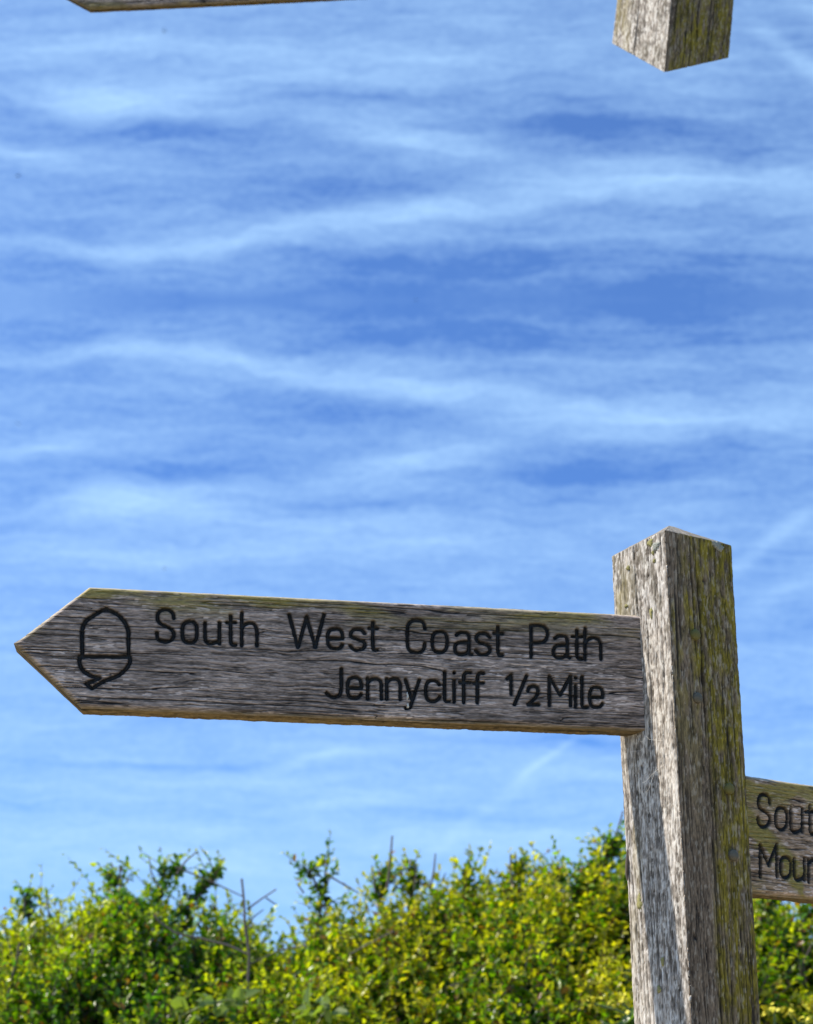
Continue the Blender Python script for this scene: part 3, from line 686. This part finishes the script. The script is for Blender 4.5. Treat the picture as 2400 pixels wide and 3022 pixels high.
PALS = {'dark': ((.014, .060, .004), (.090, .225, .006), (.32, .37, .014)), 'yellow': ((.020, .075, .004), (.128, .262, .006), (.44, .41, .016)), 'mid': ((.016, .066, .004), (.108, .242, .006), (.37, .39, .014))}
# photo x of the stem, palette, label
SHRUBS = [(-640, 'mid', 'leafy hedge shrub standing past the pointed tip of the acorn board'),
 (60, 'mid', 'low hedge shrub with bare pale stems, below the pointed tip of the acorn board'),
 (350, 'dark', 'dark green bushy shrub with ragged peak, below the carved acorn'),
 (620, 'mid', 'loose shrub with a tall dead grey stem and a leafy spike, below the word South'),
 (900, 'yellow', 'full yellow-green shrub with upright bare twigs, below the word Jennycliff'),
 (1220, 'yellow', 'yellow-green shrub touching the post outline, with long shoot reaching up beside it'),
 (1700, 'mid', 'leafy shrub under the algae-streaked board behind the post'),
 (2350, 'dark', 'dark green hedge shrub beyond the arrow end of the algae-streaked board')]
sx = np.array([at(s[0], 1900, HY).x for s in SHRUBS])
def rays(px, Y): return at(px[0], px[1], Y)
NSH = 27000
r0 = np.random.default_rng(21)
xs = np.concatenate([r0.uniform(at(-150, 1900, HY).x, at(1850, 1900, HY).x, int(NSH*.86)), r0.uniform(ox[0], ox[-1], int(NSH*.14))])
# cross-section of the hedge: parametrised by an angle from the low front, over the top, to the back
th = np.concatenate([r0.uniform(0, 1, len(xs))]); th = np.where(r0.random(len(xs)) < .62, .16+.40*th, th)
lump = .50*(fbm(xs*3.2+3, th*7, 4, 3)-.5)*2
H = Htop(xs); phi = th*math.pi
depth_r = .62+lump; dep = HY-np.cos(phi)*depth_r*np.sign(1)*1.0
hz = np.sin(phi)**.55
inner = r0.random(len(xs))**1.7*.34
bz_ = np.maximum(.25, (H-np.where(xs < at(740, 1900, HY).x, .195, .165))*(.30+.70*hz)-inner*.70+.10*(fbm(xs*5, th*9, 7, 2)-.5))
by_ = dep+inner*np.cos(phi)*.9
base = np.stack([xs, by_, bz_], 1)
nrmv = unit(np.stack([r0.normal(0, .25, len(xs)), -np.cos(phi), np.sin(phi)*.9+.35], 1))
direc = unit(nrmv*.75+np.array([0, 0, .45])+r0.normal(0, .42, (len(xs), 3)))
leng = r0.uniform(.07, .20, len(xs)); 
near_top = (hz > .93) & (r0.random(len(xs)) < .10); leng[near_top] *= 1.35
hol = fbm(xs*5+by_*3, bz_*5.5-by_*2, 5, 3); keep = (r0.random(len(xs)) < .06+.94*sst(.43, .54, hol)) | (bz_ < 1.45)
keep &= (bz_ > 1.45) | (r0.random(len(xs)) < .55)
xs, th, hz, inner, base, direc, leng, bz_ = [q[keep] for q in (xs, th, hz, inner, base, direc, leng, bz_)]
# fill leaves inside the hedge, shade painted in as darker green
NI = 5200; xi = r0.uniform(ox[0]*.72, ox[-1]*.72, NI); Hi = Htop(xi); zi = .5+(Hi-.95)*r0.random(NI)**.6; yi = HY+r0.uniform(-.15, .45, NI)
xs = np.concatenate([xs, xi]); th = np.concatenate([th, np.full(NI, .5)]); hz = np.concatenate([hz, np.full(NI, .5)]); inner = np.concatenate([inner, np.full(NI, .34)]); bz_ = np.concatenate([bz_, zi])
base = np.concatenate([base, np.stack([xi, yi, zi], 1)]); direc = np.concatenate([direc, unit(r0.normal(0, 1, (NI, 3)))]); leng = np.concatenate([leng, r0.uniform(.1, .25, NI)])
own = np.argmin(np.abs(xs[:, None]+.05*r0.normal(0, 1, len(xs))[:, None]-sx[None, :]), 1)
shrub_objs = []
for si, (px0, pal, lab) in enumerate(SHRUBS):
    k = np.where(own == si)[0]
    e = empty('hedge_shrub', (sx[si], HY, 0)); tag(e, lab, 'shrub', 'shrubs of the hedge'); shrub_objs.append(e)
    off = np.array([sx[si], HY, 0])
    (LV, LQ, LC), (TV, TQ) = sprays(base[k]-off, direc[k], leng[k], 18, (.0265), PALS[pal], 100+si, bias=(.10-1.5*inner+.25*(hz-.75)+.9*(fbm(xs*4, bz_*4, 9, 3)-.5))[k])  # bias paints inner shade: leaves deeper in get darker, outer ones yellower
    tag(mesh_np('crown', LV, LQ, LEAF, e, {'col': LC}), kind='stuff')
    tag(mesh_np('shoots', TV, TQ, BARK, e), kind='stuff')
    rr_ = random.Random(si); st_ = []
    for q in range(9):
        x1 = rr_.uniform(-.35, .35); y1 = rr_.uniform(-.35, .35); z1 = float(Htop(sx[si]+x1))-rr_.uniform(.12, .4)
        x0_ = x1*.25; y0_ = y1*.25; pts = []; 
        for j in range(9):
            f = j/8; pts.append((x0_+(x1-x0_)*f**1.4+rr_.uniform(-.025, .025), y0_+(y1-y0_)*f**1.3+rr_.uniform(-.025, .025), -.1+(z1+.1)*f))
        st_.append(tube(pts, [.016*(1-.82*j/8) for j in range(9)], 6))
        for b_ in range(5):
            j = rr_.randint(3, 7); p = Vector(pts[j]); d = Vector((rr_.uniform(-1, 1), rr_.uniform(-1, 1), rr_.uniform(.1, .9))).normalized(); L = rr_.uniform(.2, .45)
            st_.append(tube([p, p+d*L*.5+Vector((0, 0, .02)), p+d*L], [.006, .004, .002], 5))
    V, Q = join(st_); mesh_np('stems', V, Q, BARK, e, smooth=True)

# leafy spikes standing above the outline: (shrub, list of photo points, leaf count)
def spike(si, pts, nl, Y, seed, size=.024, pal='mid'):
    e = shrub_objs[si]; off = Vector((sx[si], HY, 0)); P = [at(x, y, Y)-off for x, y in pts]
    V, Q = tube(P, list(np.linspace(.005, .0022, len(P))), 5); sh = mesh_np('shoot', V, Q, BARK, e, smooth=True)
    r = np.random.default_rng(seed); A = np.array([list(p) for p in P]); seg = r.random(nl)*(len(A)-1); i = np.minimum(seg.astype(int), len(A)-2); f = (seg-i)[:, None]
    b = A[i]*(1-f)+A[i+1]*f; d = unit(A[i+1]-A[i]); dr = unit(d*.6+r.normal(0, .8, (nl, 3))+np.array([0, 0, .25]))
    (LV, LQ, LC), (TV, TQ) = sprays(b, dr, r.uniform(.025, .085, nl), 7, size, PALS[pal], seed)
    tag(mesh_np('leaves', LV, LQ, LEAF, sh, {'col': LC}), kind='stuff'); tag(mesh_np('twiglets', TV, TQ, BARK, sh), kind='stuff')
spike(5, [(1200, 1890), (1235, 1860), (1262, 1825), (1288, 1795), (1296, 1778)], 60, 4.45, 1)
spike(5, [(1130, 1890), (1165, 1855), (1195, 1838)], 22, 4.6, 2)
spike(3, [(660, 2000), (672, 1940), (680, 1880), (692, 1805)], 28, 4.55, 3)
spike(3, [(680, 1890), (660, 1850), (645, 1828)], 12, 4.55, 4)
spike(2, [(325, 1960), (335, 1890), (345, 1850), (372, 1828)], 46, 4.6, 5, pal='dark')
spike(2, [(255, 1980), (248, 1930), (245, 1880), (240, 1852)], 46, 4.6, 6, pal='dark')
spike(2, [(385, 1960), (405, 1900), (440, 1865), (462, 1832)], 40, 4.6, 7)
spike(1, [(62, 1945), (52, 1890)], 22, 4.6, 8)
spike(4, [(800, 1900), (812, 1850)], 26, 4.6, 9, pal='yellow')
spike(4, [(865, 1890), (872, 1845)], 22, 4.6, 10, pal='yellow')
spike(5, [(1070, 1890), (1085, 1840), (1100, 1822)], 26, 4.6, 11, pal='yellow')
spike(4, [(985, 1890), (988, 1835)], 20, 4.6, 12, pal='yellow')
spike(6, [(1600, 1940), (1618, 1900), (1622, 1880)], 34, 4.4, 13)
spike(6, [(1690, 1990), (1695, 1950), (1705, 1925)], 24, 4.4, 14)
# bare dead twigs
def twig(si, pts, r0_, r1_, Y):
    e = shrub_objs[si]; off = Vector((sx[si], HY, 0)); P = [at(x, y, Y)-off for x, y in pts]
    V, Q = tube(P, list(np.linspace(r0_, r1_, len(P))), 6); mesh_np('bare_twig', V, Q, TWIG, e, smooth=True)
TW = [(2,[(253,1900),(253,1855),(252,1822)],.0042),(2,[(330,1860),(318,1835),(314,1803)],.003),(2,[(372,1840),(392,1812),(415,1793)],.004),(2,[(368,1825),(420,1845),(470,1868),(512,1888)],.0032),
 (3,[(532,2170),(521,2085),(525,2010),(516,1950),(514,1900),(509,1850)],.0056),(3,[(524,2010),(480,1990),(420,1975),(370,1965),(335,1940),(322,1925)],.0050),(3,[(520,1915),(550,1893),(582,1872)],.0036),(3,[(560,1890),(574,1900),(583,1905)],.0026),
 (3,[(518,1955),(535,1930),(555,1915)],.0030),(3,[(524,1985),(515,1930),(480,1905)],.0025),(3,[(533,2150),(520,2110),(508,2078)],.0040),(3,[(525,2030),(590,2000),(650,1990)],.0035),
 (1,[(12,2160),(18,2090),(32,2030),(42,1985)],.0055),(1,[(30,2035),(20,1990),(4,1945)],.0032),(1,[(34,2020),(55,1985),(80,1955)],.0028),(1,[(104,1935),(100,1905),(100,1888)],.0034),(1,[(52,1925),(50,1890)],.003),
 (2,[(238,2160),(262,2115),(282,2080)],.0042),(4,[(815,1870),(822,1810),(826,1760)],.0050),(4,[(790,1880),(786,1845),(783,1822)],.003),(4,[(872,1875),(876,1840),(874,1810)],.003),(4,[(905,1875),(914,1830),(917,1797)],.0040),(4,[(930,1860),(938,1838)],.0025),
 (3,[(695,1845),(720,1860),(755,1880)],.0032),(3,[(640,1880),(625,1860)],.003),(5,[(1078,1860),(1075,1820),(1075,1798)],.0038),(5,[(1228,1850),(1242,1810)],.0032),(5,[(1288,1795),(1300,1750),(1312,1708)],.0042),(5,[(1312,1870),(1322,1845)],.0026),
 (5,[(1090,2120),(1110,2020),(1118,1990)],.0035),(4,[(735,2010),(780,1985),(830,1960)],.0035),(4,[(940,2080),(990,2060),(1040,2010)],.003),(6,[(1700,2080),(1690,2030),(1708,1990)],.0035)]
for si, pts, r_ in TW: twig(si, pts, r_*(.62 if pts[-1][1] > 1920 else .85), r_*.55, 4.24 if pts[-1][1] > 1920 or si == 3 else 4.5)

# big fresh leaves in front (bramble), lower edge of the picture
def bramble(name, label, pts, Y, n, size, seed, colr):
    p0 = at(*pts[0], Y); e = empty(name, (p0.x, Y, 0)); tag(e, label, 'bramble', 'brambles in front of the hedge'); off = Vector((p0.x, Y, 0))
    P = [Vector((0, 0, -.05))]+[at(x, y, Y)-off for x, y in pts]; V, Q = tube(P, list(np.linspace(.005, .0018, len(P))), 5); mesh_np('stem', V, Q, STEM, e, smooth=True)
    r = np.random.default_rng(seed); A = np.array([list(p) for p in P[1:]]); seg = r.random(n)*(len(A)-1); i = np.minimum(seg.astype(int), len(A)-2); f = (seg-i)[:, None]
    b = A[i]*(1-f)+A[i+1]*f+r.normal(0, .012, (n, 3)); d = unit(r.normal(0, .8, (n, 3))+np.array([0, -.5, .15])); nn = unit(np.array([-.3, -.5, .8])+r.normal(0, .4, (n, 3)))
    for q in range(n):
        lv, lq, lc = leaf_block(b[q:q+1], d[q:q+1], nn[q:q+1], np.array([size*r.uniform(.7, 1.2)]), .68, np.array([colr])*r.uniform(.8, 1.25))
        mesh_np('leaf', lv, lq, LEAF, e, {'col': lc}, smooth=True)
bramble('bramble', 'pale green bramble spray with large leaves in front of the dark green shrub', [(380, 2140), (430, 2115), (480, 2105), (520, 2112)], 3.95, 16, .050, 3, (.15, .21, .05))
bramble('bramble', 'pale green bramble spray with large leaves in front of the dead grey stem', [(620, 2150), (650, 2125), (668, 2112), (700, 2118)], 3.95, 12, .052, 4, (.15, .21, .05))

# yellow-flowered plants by the post
def flower_mesh(r):
    V = []; Q = []
    for k in range(4):
        a = k*math.pi/2+r.uniform(-.2, .2); c, s = math.cos(a), math.sin(a); L = .0062; w_ = .0030; o = len(V)
        V += [(0, 0, 0), (c*L*.55-s*w_, s*L*.55+c*w_, .0022), (c*L, s*L, .001), (c*L*.55+s*w_, s*L*.55-c*w_, .0022)]; Q.append((o, o+1, o+2, o+3))
    return V, Q
def flowering(label, stems, Y, seed, big=4):
    r = random.Random(seed); p0 = at(*stems[0][0], Y); off = Vector((p0.x, Y, 0)); e = empty('yellow_flowering_plant', off)
    tag(e, label, 'flower', 'yellow flowers in front of the hedge')
    for st in stems:
        P = [at(x, y, Y)-off for x, y in st]; P = [Vector((P[0].x*.3, 0, -.05)), Vector((P[0].x*.8, 0, P[0].z*.6))]+P
        V, Q = tube(P, list(np.linspace(.0055, .0022, len(P))), 6); mesh_np('stem', V, Q, STEM, e, smooth=True)
        tipp = P[-1]; fl = []
        for k in range(22):
            c = tipp+Vector((r.gauss(0, .011), r.gauss(0, .011), r.gauss(.002, .008))); V, Q = flower_mesh(r)
            ax = Matrix.Rotation(r.uniform(-1.1, 1.1), 3, 'X') @ Matrix.Rotation(r.uniform(-1.1, 1.1), 3, 'Y')
            fl.append(([tuple(c+ax @ Vector(v_)) for v_ in V], Q))
        V, Q = join(fl); mesh_np('flower_head', V, Q, PETAL, e)
        rg = np.random.default_rng(seed)
        for k in range(big):
            b = np.array([list(P[2].lerp(P[-1], r.uniform(0, .5))-Vector((0, 0, .03)))]); d = unit(np.array([[r.uniform(-1, 1), -.4, r.uniform(-.6, .5)]]))
            lv, lq, lc = leaf_block(b, d, unit(np.array([[-.2, -.6, .7]])), np.array([r.uniform(.04, .07)]), .6, np.array([[.09, .16, .04]])); mesh_np('leaf', lv, lq, LEAF, e, {'col': lc}, smooth=True)
flowering('yellow-flowered plant leaning out left of the oak post', [[(1330, 2140), (1295, 2125), (1262, 2117), (1250, 2114)], [(1330, 2135), (1318, 2118), (1308, 2112)]], 3.55, 1)
flowering('low yellow-flowered plant just right of the oak post', [[(1632, 2170), (1630, 2130), (1622, 2128)], [(1680, 2180), (1672, 2140), (1664, 2136)], [(1690, 2175), (1688, 2158)]], 3.55, 2, 3)
flowering('yellow-flowered plant under the algae-streaked board, farther from the post', [[(1725, 2170), (1718, 2130), (1711, 2118)], [(1740, 2170), (1735, 2125)]], 3.55, 3, 3)

# ------------------------------------------------------------------ birds
BIRD = simple('dark_plumage', (.03, .028, .03), .7, 5, .3)
def bird(px, Y, rz, label):
    p = at(px[0], px[1], Y); k = min(Y, 150)/215
    o = empty('bird', p); tag(o, label, 'bird', 'birds far off in the sky'); o.rotation_euler = (0, .35, rz)
    V, Q = tube([(-.24*k, 0, 0), (-.14*k, 0, 0), (.02*k, 0, 0), (.16*k, 0, .01), (.22*k, 0, .015), (.26*k, 0, .01)], [.01*k, .05*k, .075*k, .05*k, .04*k, .008*k], 8); mesh_np('body', V, Q, BIRD, o, smooth=True)
    for s in (-1, 1):
        W = [(.10, .03*s, .03), (-.07, .03*s, .02), (-.09, .20*s, .09), (.09, .20*s, .10), (-.20, .46*s, .04), (-.12, .46*s, .05)]
        V = [(x*k, y*k, z*k) for x, y, z in W]+[(x*k, y*k, (z-.012)*k) for x, y, z in W]
        Q = [(0, 1, 2, 3), (3, 2, 4, 5), (6, 9, 8, 7), (9, 11, 10, 8), (0, 3, 9, 6), (3, 5, 11, 9), (5, 4, 10, 11), (4, 2, 8, 10), (2, 1, 7, 8), (1, 0, 6, 7)]
        mesh_np('wing', V, Q, BIRD, o)
for px, Y, rz in [((346, 65), 105, .4), ((38, 370), 140, 1.0), ((38, 892), 140, -.8), ((346, 1197), 105, -.3), ((876, 632), 240, .2)]:
    bird(px, Y, rz, 'tiny dark bird far off in the blue sky')
